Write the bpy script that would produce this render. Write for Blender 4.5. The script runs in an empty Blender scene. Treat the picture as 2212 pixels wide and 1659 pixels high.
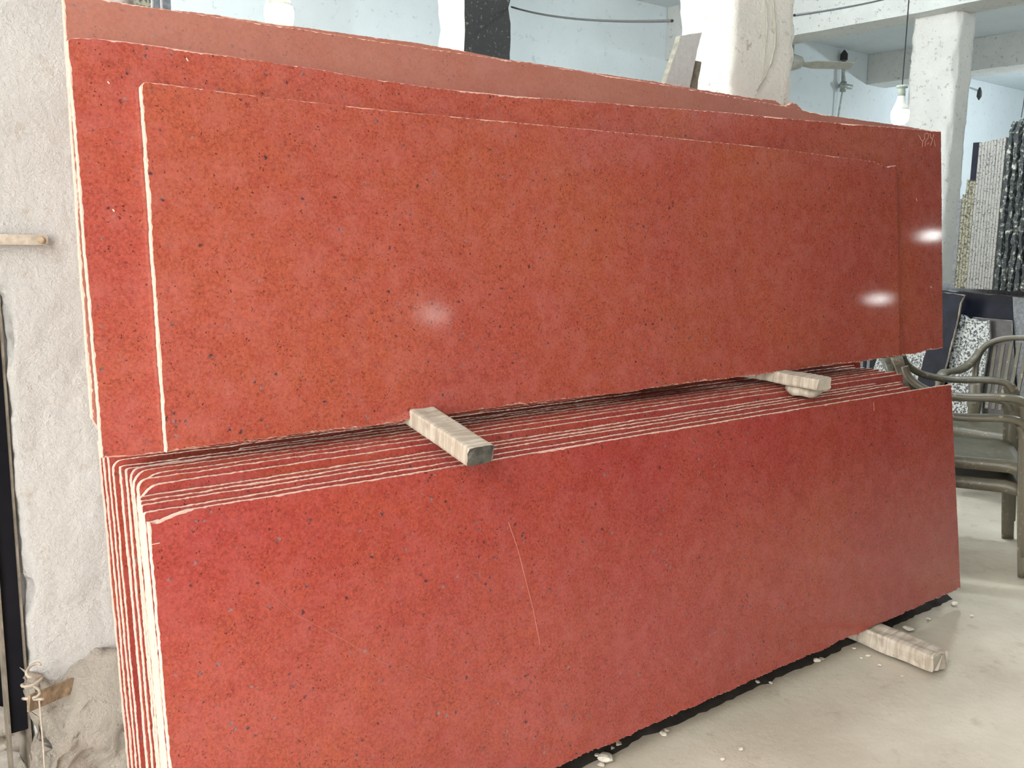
import bpy, bmesh, math, random
from mathutils import Vector, Matrix, noise
sc = bpy.context.scene
C = sc.collection
# ------------------------------------------------------------------ camera
FPX, PIT, YAW, ROLL, CH = 2014.93, 0.157045, 0.666293, 0.013788, 1.35
W, H = 2212, 1659
F = Vector((math.sin(YAW)*math.cos(PIT), math.cos(YAW)*math.cos(PIT), -math.sin(PIT)))
R0 = Vector((math.cos(YAW), -math.sin(YAW), 0)); U0 = R0.cross(F)
RR = math.cos(ROLL)*R0 + math.sin(ROLL)*U0; UU = -math.sin(ROLL)*R0 + math.cos(ROLL)*U0
CAM = Vector((0, 0, CH))
cd = bpy.data.cameras.new('camera'); cd.sensor_width = 36; cd.lens = FPX/W*36; cd.clip_start = .05; cd.clip_end = 200
co = bpy.data.objects.new('camera', cd); C.objects.link(co); sc.camera = co
co.matrix_world = Matrix(((RR.x, UU.x, -F.x, 0), (RR.y, UU.y, -F.y, 0), (RR.z, UU.z, -F.z, CH), (0, 0, 0, 1)))
# ------------------------------------------------------------------ world, exposure
sc.view_settings.view_transform = 'Standard'; sc.view_settings.look = 'None'
sc.view_settings.gamma = 1; sc.view_settings.use_curve_mapping = False
sc.view_settings.exposure = 0.0
sc.cycles.use_denoising = True; sc.cycles.use_adaptive_sampling = True; sc.cycles.adaptive_threshold = .05
sc.cycles.max_bounces = 5; sc.cycles.diffuse_bounces = 4; sc.cycles.glossy_bounces = 2
wd = bpy.data.worlds.new('sky'); sc.world = wd; wd.use_nodes = True
bg = wd.node_tree.nodes['Background']; bg.inputs[0].default_value = (1.0, .97, .93, 1); bg.inputs[1].default_value = 11.0

def area(name, loc, rot, sx, sy, power, col):
    l = bpy.data.lights.new(name, 'AREA'); l.shape = 'RECTANGLE'; l.size = sx; l.size_y = sy; l.energy = power; l.color = col
    o = bpy.data.objects.new(name, l); C.objects.link(o); o.location = loc; o.rotation_euler = rot
    return o
# ------------------------------------------------------------------ projection helpers (measure the place from the photo)
def ray(px, py): return F + RR*((px-W/2)/FPX) - UU*((py-H/2)/FPX)
def on(ax, val, px, py):
    d = ray(px, py); return CAM + d*((val-CAM[ax])/d[ax])
def atD(px, py, D): return CAM + ray(px, py)*D
def proj(P):
    d = Vector(P)-CAM; z = d.dot(F); return (W/2+FPX*d.dot(RR)/z, H/2-FPX*d.dot(UU)/z)
class Plane:      # a plane along X leaning back by `lean`; (X, v) are its own coordinates
    def __init__(s, y0, z0, lean): s.y0, s.z0, s.lean = y0, z0, lean
    def uv(s, px, py):
        n = Vector((0, -math.cos(s.lean), math.sin(s.lean))); d = ray(px, py)
        t = (Vector((0, s.y0, s.z0))-CAM).dot(n)/d.dot(n); P = CAM+d*t
        return (P.x, (P.z-s.z0)/math.cos(s.lean))
    def pt(s, X, v, back=0):
        return Vector((X, s.y0+math.sin(s.lean)*v+math.cos(s.lean)*back, s.z0+math.cos(s.lean)*v-math.sin(s.lean)*back))
    def x_at(s, px, v):
        lo, hi = -2, 9
        for _ in range(50):
            m = (lo+hi)/2
            if proj(s.pt(m, v))[0] < px: lo = m
            else: hi = m
        return lo
class PlaneX:     # a plane along Y leaning back towards +X; coordinates (-Y, v)
    def __init__(s, x0, z0, lean): s.x0, s.z0, s.lean = x0, z0, lean
    def uv(s, px, py):
        n = Vector((-math.cos(s.lean), 0, math.sin(s.lean))); d = ray(px, py)
        t = (Vector((s.x0, 0, s.z0))-CAM).dot(n)/d.dot(n); P = CAM+d*t
        return (-P.y, (P.z-s.z0)/math.cos(s.lean))
    def pt(s, a, v, back=0):
        return Vector((s.x0+math.sin(s.lean)*v+math.cos(s.lean)*back, -a, s.z0+math.cos(s.lean)*v-math.sin(s.lean)*back))
# ------------------------------------------------------------------ materials
def newmat(name):
    m = bpy.data.materials.new(name); m.use_nodes = True; nt = m.node_tree
    return m, nt, nt.nodes['Principled BSDF']
def N(nt, typ, **kw):
    n = nt.nodes.new(typ)
    for k, v in kw.items():
        if k.startswith('i_'): n.inputs[k[2:].replace('_', ' ')].default_value = v
        else: setattr(n, k, v)
    return n
def coords(nt, rnd=True, scale=(1, 1, 1)):
    tc = N(nt, 'ShaderNodeTexCoord'); mp = N(nt, 'ShaderNodeMapping'); mp.inputs['Scale'].default_value = scale
    nt.links.new(tc.outputs['Object'], mp.inputs['Vector'])
    if rnd:
        oi = N(nt, 'ShaderNodeObjectInfo'); mu = N(nt, 'ShaderNodeMath', operation='MULTIPLY'); mu.inputs[1].default_value = 37
        nt.links.new(oi.outputs['Random'], mu.inputs[0]); nt.links.new(mu.outputs[0], mp.inputs['Location'])
    return mp.outputs[0]
def noise_t(nt, vec, scale, detail=4, rough=.6):
    n = N(nt, 'ShaderNodeTexNoise'); n.inputs['Scale'].default_value = scale; n.inputs['Detail'].default_value = detail; n.inputs['Roughness'].default_value = rough
    nt.links.new(vec, n.inputs['Vector']); return n.outputs['Fac']
def voro(nt, vec, scale, feature='F1', out='Distance'):
    n = N(nt, 'ShaderNodeTexVoronoi', feature=feature); n.inputs['Scale'].default_value = scale
    nt.links.new(vec, n.inputs['Vector']); return n.outputs[out]
def ramp(nt, fac, stops):
    r = N(nt, 'ShaderNodeValToRGB'); e = r.color_ramp.elements
    while len(e) < len(stops): e.new(.5)
    for i, (p, c) in enumerate(stops):
        e[i].position = p; e[i].color = (*c, 1) if len(c) == 3 else c
    nt.links.new(fac, r.inputs[0]); return r.outputs[0]
def mix(nt, fac, a, b, mode='MIX'):
    m = N(nt, 'ShaderNodeMix', data_type='RGBA', blend_type=mode)
    if isinstance(fac, (int, float)): m.inputs[0].default_value = fac
    else: nt.links.new(fac, m.inputs[0])
    for s, v in ((6, a), (7, b)):
        if isinstance(v, tuple): m.inputs[s].default_value = (*v, 1)
        else: nt.links.new(v, m.inputs[s])
    return m.outputs[2]
def bump(nt, b, h, strength, dist=.01):
    n = N(nt, 'ShaderNodeBump'); n.inputs['Strength'].default_value = strength; n.inputs['Distance'].default_value = dist
    nt.links.new(h, n.inputs['Height']); nt.links.new(n.outputs[0], b.inputs['Normal'])
BW = ((0, (0, 0, 0)), (1, (1, 1, 1)))
def red_granite(name, c1, c2, dark, rough, dust=0.0, dustc=(.55, .33, .28)):
    m, nt, b = newmat(name); L = nt.links; v = coords(nt)
    big = ramp(nt, noise_t(nt, v, 2.2, 3), ((.35, (0, 0, 0)), (.68, (1, 1, 1))))
    col = mix(nt, big, c1, c2)
    st = coords(nt, True, (1, 1, .35)); s_ = noise_t(nt, st, 2.6, 4, .55)
    col = mix(nt, ramp(nt, s_, ((.35, (.30, .30, .30)), (.62, (0, 0, 0)))), col, (c1[0]*.72, c1[1]*.62, c1[2]*.7))
    g = noise_t(nt, v, 150, 6, .8)
    col = mix(nt, ramp(nt, g, ((.36, (.62, .62, .62)), (.56, (0, 0, 0)))), col, dark)
    wz = N(nt, 'ShaderNodeTexNoise'); wz.inputs['Scale'].default_value = 140; wz.inputs['Detail'].default_value = 2; L.new(v, wz.inputs['Vector'])
    wm = N(nt, 'ShaderNodeVectorMath', operation='MULTIPLY_ADD'); L.new(wz.outputs['Color'], wm.inputs[0]); wm.inputs[1].default_value = (.012,)*3; L.new(v, wm.inputs[2]); vd = wm.outputs[0]
    pk = noise_t(nt, v, 17, 5, .7); col = mix(nt, ramp(nt, pk, ((.44, (0, 0, 0)), (.64, (.33, .33, .33)))), col, (c1[0]*1.12, c1[1]*1.75, c1[2]*2.1))
    pk2 = noise_t(nt, v, 33, 5, .75); col = mix(nt, ramp(nt, pk2, ((.36, (.38, .38, .38)), (.50, (0, 0, 0)))), col, (c1[0]*.72, c1[1]*.55, c1[2]*.6))
    g2 = noise_t(nt, v, 210, 4, .75)
    col = mix(nt, ramp(nt, g2, ((.54, (0, 0, 0)), (.76, (.6, .6, .6)))), col, (c2[0]*1.35, c2[1]*1.8, c2[2]*2.1))
    # sparse black and grey crystals, gathered in loose clouds
    d = voro(nt, vd, 44); sp = ramp(nt, d, ((.13, (1, 1, 1)), (.22, (0, 0, 0))))
    cl = ramp(nt, noise_t(nt, v, 21, 2), ((.50, (0, 0, 0)), (.58, (.85, .85, .85))))
    sp = mix(nt, 1.0, sp, cl, 'MULTIPLY')
    spc = ramp(nt, noise_t(nt, v, 60, 1), ((.45, (.05, .025, .03)), (.62, (.22, .16, .17))))
    fl = ramp(nt, voro(nt, vd, 120), ((.16, (.9, .9, .9)), (.26, (0, 0, 0))))
    fl = mix(nt, 1.0, fl, ramp(nt, noise_t(nt, v, 45, 2), ((.52, (0, 0, 0)), (.60, (1, 1, 1)))), 'MULTIPLY')
    col = mix(nt, fl, col, (.07, .018, .015))
    col = mix(nt, sp, col, spc)
    if dust:
        dn = ramp(nt, noise_t(nt, v, 6, 5), ((.3, (dust*.6,)*3), (.7, (dust,)*3)))
        col = mix(nt, dn, col, dustc)
    L.new(col, b.inputs['Base Color'])
    rn = ramp(nt, noise_t(nt, v, 5, 4), ((.3, (rough*.8,)*3), (.75, (rough*1.35,)*3)))
    L.new(rn, b.inputs['Roughness']); b.inputs['Specular IOR Level'].default_value = .5
    bump(nt, b, g, .035, .001)
    return m
def plaster(name, c, stain, amt=.5, bs=.5, scale=1.0, rough=.9, dirt=None):
    m, nt, b = newmat(name); v = coords(nt, False)
    n1 = noise_t(nt, v, 3*scale, 6, .65); col = mix(nt, ramp(nt, n1, ((.35, (0, 0, 0)), (.75, (amt,)*3))), c, tuple(x*.80 for x in c))
    n2 = noise_t(nt, v, 16*scale, 7, .75)
    col = mix(nt, ramp(nt, n2, ((.585, (0, 0, 0)), (.63, (amt,)*3))), col, stain)
    if dirt:
        n4 = ramp(nt, noise_t(nt, v, 1.1*scale, 5, .7), ((.50, (0, 0, 0)), (.62, (.8, .8, .8))))
        col = mix(nt, n4, col, dirt)
    nt.links.new(col, b.inputs['Base Color']); b.inputs['Roughness'].default_value = rough
    n3 = noise_t(nt, v, 38*scale, 8, .7); bump(nt, b, n3, bs, .012)
    return m
def flat(name, c, rough=.6, metal=0, var=.15, scale=30, bs=.15, emis=0):
    m, nt, b = newmat(name); v = coords(nt)
    n = noise_t(nt, v, scale, 5, .65)
    nt.links.new(mix(nt, ramp(nt, n, ((.35, (0, 0, 0)), (.7, (1, 1, 1)))), tuple(x*(1-var) for x in c), tuple(min(1, x*(1+var)) for x in c)), b.inputs['Base Color'])
    b.inputs['Roughness'].default_value = rough; b.inputs['Metallic'].default_value = metal
    if bs: bump(nt, b, n, bs, .004)
    if emis: b.inputs['Emission Color'].default_value = (*c, 1); b.inputs['Emission Strength'].default_value = emis
    return m
def speckled(name, light, dark, scale=60, cover=.5, rough=.35, mid=None):
    m, nt, b = newmat(name); v = coords(nt)
    n = noise_t(nt, v, scale, 4, .7)
    mid = mid or tuple((a+c)/2 for a, c in zip(light, dark))
    col = ramp(nt, n, ((cover-.10, dark), (cover-.03, mid), (cover+.03, light)))
    nt.links.new(col, b.inputs['Base Color']); b.inputs['Roughness'].default_value = rough
    bump(nt, b, n, .25, .003)
    return m
M = {}
M['red_up'] = red_granite('red_granite_polished', (.39, .080, .059), (.40, .100, .051), (.10, .022, .016), .06)
M['red_lo'] = red_granite('crimson_granite_polished', (.36, .058, .048), (.385, .078, .044), (.09, .02, .016), .08)
M['red_dust'] = red_granite('red_granite_dusty', (.33, .08, .055), (.35, .11, .06), (.16, .04, .03), .38, .36, (.42, .23, .19))
M['edge'] = flat('sawn_pink_edge', (.70, .59, .51), .9, 0, .12, 90, .5)
M['chip'] = flat('chipped_pink_rim', (.62, .36, .29), .9, 0, .25, 120, .5)
M['side'] = flat('raw_brown_slab_side', (.42, .20, .12), .8, 0, .2, 40, .3)
M['plaster'] = plaster('white_plaster_column', (.79, .775, .755), (.52, .44, .34), .30, 1.3, 1.3, .92)
M['plaster_b'] = plaster('pale_plaster_column', (.80, .80, .76), (.30, .26, .20), .60, .8, 1.5)
M['wall'] = plaster('pale_blue_limewash', (.72, .79, .82), (.35, .38, .38), .35, .15, .7, .92)
M['ceil'] = plaster('ceiling_limewash', (.66, .73, .76), (.40, .42, .38), .35, .1, .8)
M['beam'] = plaster('beam_plaster', (.70, .72, .70), (.15, .13, .11), .6, .25, 1.6)
M['drab'] = plaster('drab_unpainted_plaster', (.12, .108, .09), (.1, .09, .08), .5, .4, 1)
M['soot'] = plaster('sooty_black_plaster', (.026, .027, .026), (.22, .23, .19), .7, .8, 2.2)
M['rubble'] = plaster('crumbling_cream_concrete', (.66, .60, .52), (.34, .27, .20), .6, 1.3, 2.0, .95, (.50, .40, .33))
def wood_mat():
    m, nt, b = newmat('dusty_grey_timber'); v = coords(nt, True, (7, 75, 7)); v2 = coords(nt)
    n = noise_t(nt, v, 1.0, 5, .6); c = mix(nt, ramp(nt, n, ((.38, (0, 0, 0)), (.60, (1, 1, 1)))), (.34, .29, .225), (.50, .455, .385))
    n2 = noise_t(nt, v2, 30, 5, .7); c = mix(nt, ramp(nt, n2, ((.55, (0, 0, 0)), (.65, (.6, .6, .6)))), c, (.30, .24, .18))
    nt.links.new(c, b.inputs['Base Color']); b.inputs['Roughness'].default_value = .9; bump(nt, b, n, .5, .003); return m
M['wood'] = wood_mat()
M['woodend'] = flat('dark_timber_end_grain', (.085, .08, .068), .9, 0, .5, 40, .8)
M['navy'] = flat('polished_navy_black_granite', (.009, .011, .020), .40, 0, .4, 12, .05)
M['navy'].node_tree.nodes['Principled BSDF'].inputs['Specular IOR Level'].default_value = .15
M['greyslab'] = flat('brushed_grey_granite', (.11, .12, .13), .4, 0, .35, 60, .4)
M['white_spk'] = speckled('white_black_speckled_granite', (.42, .43, .42), (.018, .022, .028), 75, .555, .4, (.40, .42, .40))
M['tan_spk'] = speckled('olive_speckled_edge', (.24, .23, .17), (.025, .025, .02), 90, .50, .8)
M['grey_spk'] = speckled('pale_grey_speckled_edge', (.25, .25, .235), (.025, .025, .025), 95, .46, .8, (.18, .18, .17))
M['rock'] = speckled('rough_black_rock_face', (.34, .34, .30), (.018, .024, .026), 40, .60, .8, (.075, .085, .08))
M['chair'] = plaster('dirty_olive_plastic', (.105, .094, .066), (.36, .31, .22), .8, .08, 2.2, .36, (.065, .058, .038))
M['cord'] = flat('grey_black_cord', (.018, .02, .02), .6, 0, .2, 30, 0)
M['cordw'] = flat('pale_cord', (.45, .45, .38), .7, 0, .2, 30, 0)
M['socket'] = flat('grey_green_bulb_holder', (.35, .42, .37), .5, 0, .1, 30, 0)
M['bulbbody'] = flat('white_bulb_body', (.78, .82, .78), .45, 0, .05, 30, 0)
M['glow'] = flat('glowing_diffuser', (.95, 1.0, .97), .5, 0, 0, 30, 0, 22)
M['steel'] = flat('dark_steel', (.006, .006, .009), .55, 0, .35, 8, .1); M['steel'].node_tree.nodes['Principled BSDF'].inputs['Specular IOR Level'].default_value = .12
M['rust'] = flat('rusty_flat_iron', (.36, .27, .18), .85, .1, .45, 45, .5)
M['limeiron'] = flat('limewashed_iron', (.45, .39, .32), .85, 0, .25, 50, .4)
M['orange'] = flat('orange_painted_metal', (.50, .13, .03), .5, .1, .3, 5, .1)
M['fan'] = flat('dusty_fan_paint', (.42, .42, .37), .6, .1, .15, 20, .1)
M['pipe'] = flat('galvanised_pipe', (.42, .46, .43), .45, .4, .3, 25, .1)
M['stripmat'] = flat('grimy_steel_strip', (.20, .17, .135), .7, .2, .35, 30, .3)
M['scratch'] = flat('scratched_red_granite', (.52, .20, .15), .8, 0, .2, 40, 0)
M['stone'] = flat('pale_stone_chip', (.66, .61, .53), .9, 0, .2, 50, .5)
# floor
def floor_mat():
    m, nt, b = newmat('dusty_beige_concrete_floor'); v = coords(nt, False)
    n1 = noise_t(nt, v, 1.3, 6, .6); col = mix(nt, ramp(nt, n1, ((.38, (0, 0, 0)), (.62, (1, 1, 1)))), (.43, .385, .305), (.56, .51, .42))
    n2 = noise_t(nt, v, 9, 8, .75); col = mix(nt, ramp(nt, n2, ((.56, (0, 0, 0)), (.68, (.55, .55, .55)))), col, (.31, .26, .19))
    n3 = noise_t(nt, v, 70, 5, .8); col = mix(nt, ramp(nt, n3, ((.64, (0, 0, 0)), (.72, (.8, .8, .8)))), col, (.74, .70, .60))
    n5 = noise_t(nt, v, 55, 4, .8); col = mix(nt, ramp(nt, n5, ((.28, (.5, .5, .5)), (.36, (0, 0, 0)))), col, (.22, .18, .13))
    nt.links.new(col, b.inputs['Base Color']); b.inputs['Roughness'].default_value = .75
    n4 = noise_t(nt, v, 22, 9, .7); bump(nt, b, n4, .45, .008); return m
M['floor'] = floor_mat()
# ------------------------------------------------------------------ object helpers
def tag(o, label=None, cat=None, group=None, kind=None):
    if label: o['label'] = label
    if cat and 'slab' in o.name: o['kind'] = 'thing'
    if cat: o['category'] = cat
    if group: o['group'] = group
    if kind: o['kind'] = kind
    return o
def mk(name, bm, mats, parent=None, origin=None, smooth=False):
    me = bpy.data.meshes.new(name)
    if origin is not None: bmesh.ops.translate(bm, verts=bm.verts, vec=-Vector(origin))
    bmesh.ops.recalc_face_normals(bm, faces=bm.faces)
    if smooth:
        for f in bm.faces: f.smooth = True
    bm.to_mesh(me); bm.free()
    for m in (mats if isinstance(mats, (list, tuple)) else [mats]): me.materials.append(m)
    o = bpy.data.objects.new(name, me); C.objects.link(o)
    if origin is not None: o.location = origin
    if parent: o.parent = parent
    return o
def empty(name, loc, rz=0):
    o = bpy.data.objects.new(name, None); o.empty_display_size = .1; C.objects.link(o); o.location = loc; o.rotation_euler = (0, 0, rz); return o
def child(name, bm, mats, root, smooth=False):      # geometry given in world space, root unrotated
    o = mk(name, bm, mats, None, None, smooth)
    o.data.transform(Matrix.Translation(-Vector(root.location))); o.parent = root; return o
def add_box(bm, c, s, rot=None, mi=0):
    r = bmesh.ops.create_cube(bm, size=1); vs = r['verts']
    bmesh.ops.scale(bm, vec=s, verts=vs)
    if rot is not None: bmesh.ops.rotate(bm, cent=(0, 0, 0), matrix=rot, verts=vs)
    bmesh.ops.translate(bm, vec=c, verts=vs)
    for f in {f for v in vs for f in v.link_faces}: f.material_index = mi
    return vs
def add_tube(bm, pts, r, n=8, cap=True):
    pts = [Vector(p) for p in pts]; rings = []
    rs = r if isinstance(r, (list, tuple)) else [r]*len(pts)
    for i, p in enumerate(pts):
        t = (pts[min(i+1, len(pts)-1)]-pts[max(i-1, 0)]).normalized()
        a = Vector((0, 0, 1)) if abs(t.z) < .9 else Vector((1, 0, 0))
        x = t.cross(a).normalized(); y = t.cross(x)
        rings.append([bm.verts.new(p+(x*math.cos(k*2*math.pi/n)+y*math.sin(k*2*math.pi/n))*rs[i]) for k in range(n)])
    for a, b in zip(rings, rings[1:]):
        for k in range(n): bm.faces.new((a[k], a[(k+1) % n], b[(k+1) % n], b[k]))
    if cap: bm.faces.new(rings[0]); bm.faces.new(rings[-1][::-1])
def add_lathe(bm, c, prof, n=24):
    rings = []
    for r, z in prof:
        rings.append([bm.verts.new(Vector(c)+Vector((r*math.cos(k*2*math.pi/n), r*math.sin(k*2*math.pi/n), z))) for k in range(n)])
    for a, b in zip(rings, rings[1:]):
        for k in range(n): bm.faces.new((a[k], a[(k+1) % n], b[(k+1) % n], b[k]))
    bm.faces.new(rings[0]); bm.faces.new(rings[-1])
def grid_box(x0, x1, y0, y1, z0, z1, step, amp, freq, seed, rnd=.0, chip=.0):
    """closed box with a fine skin, roughened; corners worn by `chip`"""
    bm = bmesh.new(); cache = {}
    nx, ny, nz = [max(1, int(round((b-a)/step))) for a, b in ((x0, x1), (y0, y1), (z0, z1))]
    def V(i, j, k):
        if (i, j, k) not in cache:
            p = Vector((x0+(x1-x0)*i/nx, y0+(y1-y0)*j/ny, z0+(z1-z0)*k/nz))
            cache[(i, j, k)] = (bm.verts.new(p), i in (0, nx), j in (0, ny), (1 if i == 0 else -1 if i == nx else 0), (1 if j == 0 else -1 if j == ny else 0))
        return cache[(i, j, k)][0]
    for k in range(nz):
        for i in range(nx):
            bm.faces.new((V(i, 0, k), V(i+1, 0, k), V(i+1, 0, k+1), V(i, 0, k+1))); bm.faces.new((V(i, ny, k), V(i, ny, k+1), V(i+1, ny, k+1), V(i+1, ny, k)))
        for j in range(ny):
            bm.faces.new((V(0, j, k), V(0, j, k+1), V(0, j+1, k+1), V(0, j+1, k))); bm.faces.new((V(nx, j, k), V(nx, j+1, k), V(nx, j+1, k+1), V(nx, j, k+1)))
    for i in range(nx):
        for j in range(ny):
            bm.faces.new((V(i, j, 0), V(i, j+1, 0), V(i+1, j+1, 0), V(i+1, j, 0))); bm.faces.new((V(i, j, nz), V(i+1, j, nz), V(i+1, j+1, nz), V(i, j+1, nz)))
    for (v, ex, ey, sx, sy) in cache.values():
        q = v.co*freq+Vector((seed*7.1, seed*3.3, 0))
        n = noise.noise_vector(q)*amp+noise.noise_vector(q*3.1)*amp*.5+noise.noise_vector(q*9)*amp*.25
        v.co += n
        if ex and ey:
            c = chip*(.35+max(0, noise.noise(q*1.7+Vector((5, 5, 5))))*2.2+max(0, noise.noise(q*6))*.8)
            v.co.x += sx*c*.7; v.co.y += sy*c*.7
    return bm
# stone slabs ------------------------------------------------------------------
def resample(pts, amps, step, rnd, rings_seed):
    out = []
    n = len(pts)
    for i in range(n):
        a, b = Vector(pts[i]), Vector(pts[(i+1) % n]); L = (b-a).length; k = max(1, int(L/step)); nn = Vector((-(b-a).y, (b-a).x))
        if L > 0: nn /= L
        for j in range(k):
            p = a.lerp(b, j/k)
            if j: 
                q = Vector((p.x*9+rings_seed, p.y*9, rings_seed*1.7))
                off = (noise.noise(q)*.8+noise.noise(q*4)*.6+(rnd.random()-.5)*.5)*amps[i]
                p = p+nn*off
            out.append((p, nn, amps[i]))
    return out
def slab(name, plane, outline, thick, mats, amps, seed, chipw=.0022, step=.005, origin=None):
    """outline counter-clockwise seen from the front, in plane coordinates; mats: face, edge, rim, back"""
    rnd = random.Random(seed); pts = resample(outline, amps, step, rnd, seed)
    bm = bmesh.new(); fr, md, bk = [], [], []
    for p, nn, a in pts:
        qq = Vector((p.x, p.y, seed))*60; z_ = max(0, noise.noise(qq))+max(0, noise.noise(qq*3.3))*.8; ins = chipw*(.2+z_*1.6+max(0, noise.noise(qq*.12)-.25)*3)*(1 if a < .002 else 1.3)
        q = p+nn*ins
        fr.append(bm.verts.new(plane.pt(q.x, q.y, 0)))
        md.append(bm.verts.new(plane.pt(p.x, p.y, .0012+ins*.6)))
        b2 = p+nn*rnd.random()*.001
        bk.append(bm.verts.new(plane.pt(b2.x, b2.y, thick)))
    f = bm.faces.new(fr); f.material_index = 0
    n = len(fr)
    for i in range(n):
        j = (i+1) % n
        g = bm.faces.new((fr[j], fr[i], md[i], md[j])); g.material_index = 2
        g = bm.faces.new((md[j], md[i], bk[i], bk[j])); g.material_index = 1
    g = bm.faces.new(bk[::-1]); g.material_index = 3
    xs = [p.x for p, _, _ in pts]; ys = [p.y for p, _, _ in pts]
    o = origin or plane.pt((min(xs)+max(xs))/2, min(ys), 0)
    return mk(name, bm, mats, None, o)
def strokes(name, plane, segs, w, mat, root, lift=.0008):
    """thin marks lying on a slab's face, given as lists of pixel points measured on it"""
    bm = bmesh.new()
    for seg in segs:
        P = [plane.uv(*s) for s in seg]
        for a, b in zip(P, P[1:]):
            a, b = Vector(a), Vector(b); d = (b-a)
            if d.length == 0: continue
            n = Vector((-d.y, d.x)).normalized()*w/2
            f = [bm.verts.new(plane.pt(q.x, q.y, bk)) for q, bk in ((a+n, -lift), (a-n, -lift), (b-n, -lift), (b+n, -lift))]
            g = [bm.verts.new(plane.pt(q.x, q.y, .0002)) for q in (a+n, a-n, b-n, b+n)]
            bm.faces.new(f); bm.faces.new(g[::-1])
            for i in range(4): bm.faces.new((f[i], g[i], g[(i+1) % 4], f[(i+1) % 4]))
    return child(name, bm, mat, root)
# ------------------------------------------------------------------ setting
ZC = 3.72; YF = 7.05; YB = -5.0; XR = 17.0; XL = -1.15
def box_obj(name, x0, x1, y0, y1, z0, z1, mat, kind='structure'):
    bm = bmesh.new(); add_box(bm, ((x0+x1)/2, (y0+y1)/2, (z0+z1)/2), (x1-x0, y1-y0, z1-z0))
    return tag(mk(name, bm, mat), kind=kind)
def floor_mesh():
    bm = bmesh.new(); nx, ny = 160, 100; x0, x1, y0, y1 = XL-6, XR+.2, YB-.2, YF+.2
    g = [[bm.verts.new((x0+(x1-x0)*i/nx, y0+(y1-y0)*j/ny, 0)) for i in range(nx+1)] for j in range(ny+1)]
    for row in g:
        for v in row:
            v.co.z = noise.noise(Vector((v.co.x*1.2, v.co.y*1.2, 3)))*.006-.006
    for j in range(ny):
        for i in range(nx): bm.faces.new((g[j][i], g[j][i+1], g[j+1][i+1], g[j+1][i]))
    for f in bm.faces: f.smooth = True
    return tag(mk('floor', bm, M['floor']), kind='structure')
floor_mesh()
box_obj('ceiling', XL-.2, XR+.2, YB-.2, YF+.2, ZC, ZC+.15, M['ceil'])
box_obj('wall_far', 1.7, XR+.2, YF, YF+.2, 0, ZC, M['wall'])
box_obj('wall_right', XR, XR+.2, YB, YF, 0, ZC, M['wall'])
box_obj('wall_left', XL-.2, XL, YB, -1.35, 0, ZC, M['drab'])
box_obj('wall_left', XL-.2, XL, 1.15, YF, 0, ZC, M['drab'])
box_obj('wall_back', XL-.2, XR+.2, YB-.2, YB, 0, ZC, M['drab'])
# beams run along Y and rest on the columns
def beam(n, x0, x1, z0, y0=YB, y1=YF):
    bm = grid_box(x0, x1, y0, y1, z0, ZC, .12, .006, 2.5, n, chip=.012)
    return tag(mk('trim_%d' % n, bm, M['beam']), kind='structure')
beam(1, 7.52, 7.86, 3.2)
beam(2, 3.62, 3.98, 3.5)
beam(3, 11.3, 11.75, 3.35)
# columns
def column(n, x0, x1, y0, y1, mat, step=.05, amp=.008, chip=.02, z1=ZC):
    bm = grid_box(x0, x1, y0, y1, 0, z1, step, amp, 4, n, chip=chip)
    return tag(mk('trim_%d' % n, bm, mat, None, None, True), kind='structure')
COLY = 2.125
# left column (eroded left edge), rear edge hidden by the slabs
XC1 = on(1, COLY, 292, 5).x
cbm = grid_box(.18, XC1, COLY, COLY+.11, .0, ZC, .0155, .010, 5, 4, chip=.020)
for v in cbm.verts:      # the left edge has broken away below the iron strap
    if v.co.z < 1.30:
        e = .358+noise.noise(Vector((3, 2, v.co.z*9)))*.012+noise.noise(Vector((3, 2, v.co.z*31)))*.008
        k = min(1, (1.30-v.co.z)/.06); t = max(0, (v.co.x-.18)/(XC1-.18)); v.co.x += (e-.18)*(1-t)*k
tag(mk('trim_4', cbm, M['plaster'], None, None, True), kind='structure')
c3a = on(1, COLY+.02, 1583, 100); c3b = on(1, COLY+.02, 1717, 100); s3 = on(0, c3a.x, 1462, 100)
column(5, c3a.x, c3b.x, COLY+.02, s3.y, M['plaster_b'], .025, .006, .018)
c2a = on(1, 5.2, 1002, 50); c2b = on(1, 5.2, 1105, 50)
s2 = on(0, c2a.x, 945, 50)
cb = grid_box(c2a.x, c2b.x, 5.2, s2.y, 0, ZC, .05, .006, 4, 6, chip=.015)
cb.normal_update()
for f in cb.faces:
    if f.normal.y < -.5 and abs(f.normal.x) < .6: f.material_index = 1
    c = f.calc_center_median()
    if c.y < 5.24 and c.x > c2a.x+.02: f.material_index = 1
tag(mk('trim_6', cb, [M['plaster_b'], M['soot']], None, None, True), kind='structure')
c4a = on(1, 4.0, 2068, 110); c4b = on(1, 4.0, 2104, 110); s4 = on(0, c4a.x, 1966, 110)
column(7, c4a.x, c4b.x, 4.0, s4.y, M['plaster_b'], .03, .008, .03)
# rubble footing of the left column
fb = grid_box(.352, .62, 2.055, 2.30, -.02, .40, .013, .028, 8, 9, chip=.02)
for v in fb.verts:
    t = max(0, (v.co.z-.22)/.18); v.co.z += noise.noise(Vector((v.co.x*11, 3, 1)))*.05*t; v.co.y += t*t*.055
    v.co += noise.noise_vector(v.co*34)*.013
tag(mk('trim_9', fb, M['rubble'], None, None, True), kind='structure')
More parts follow.
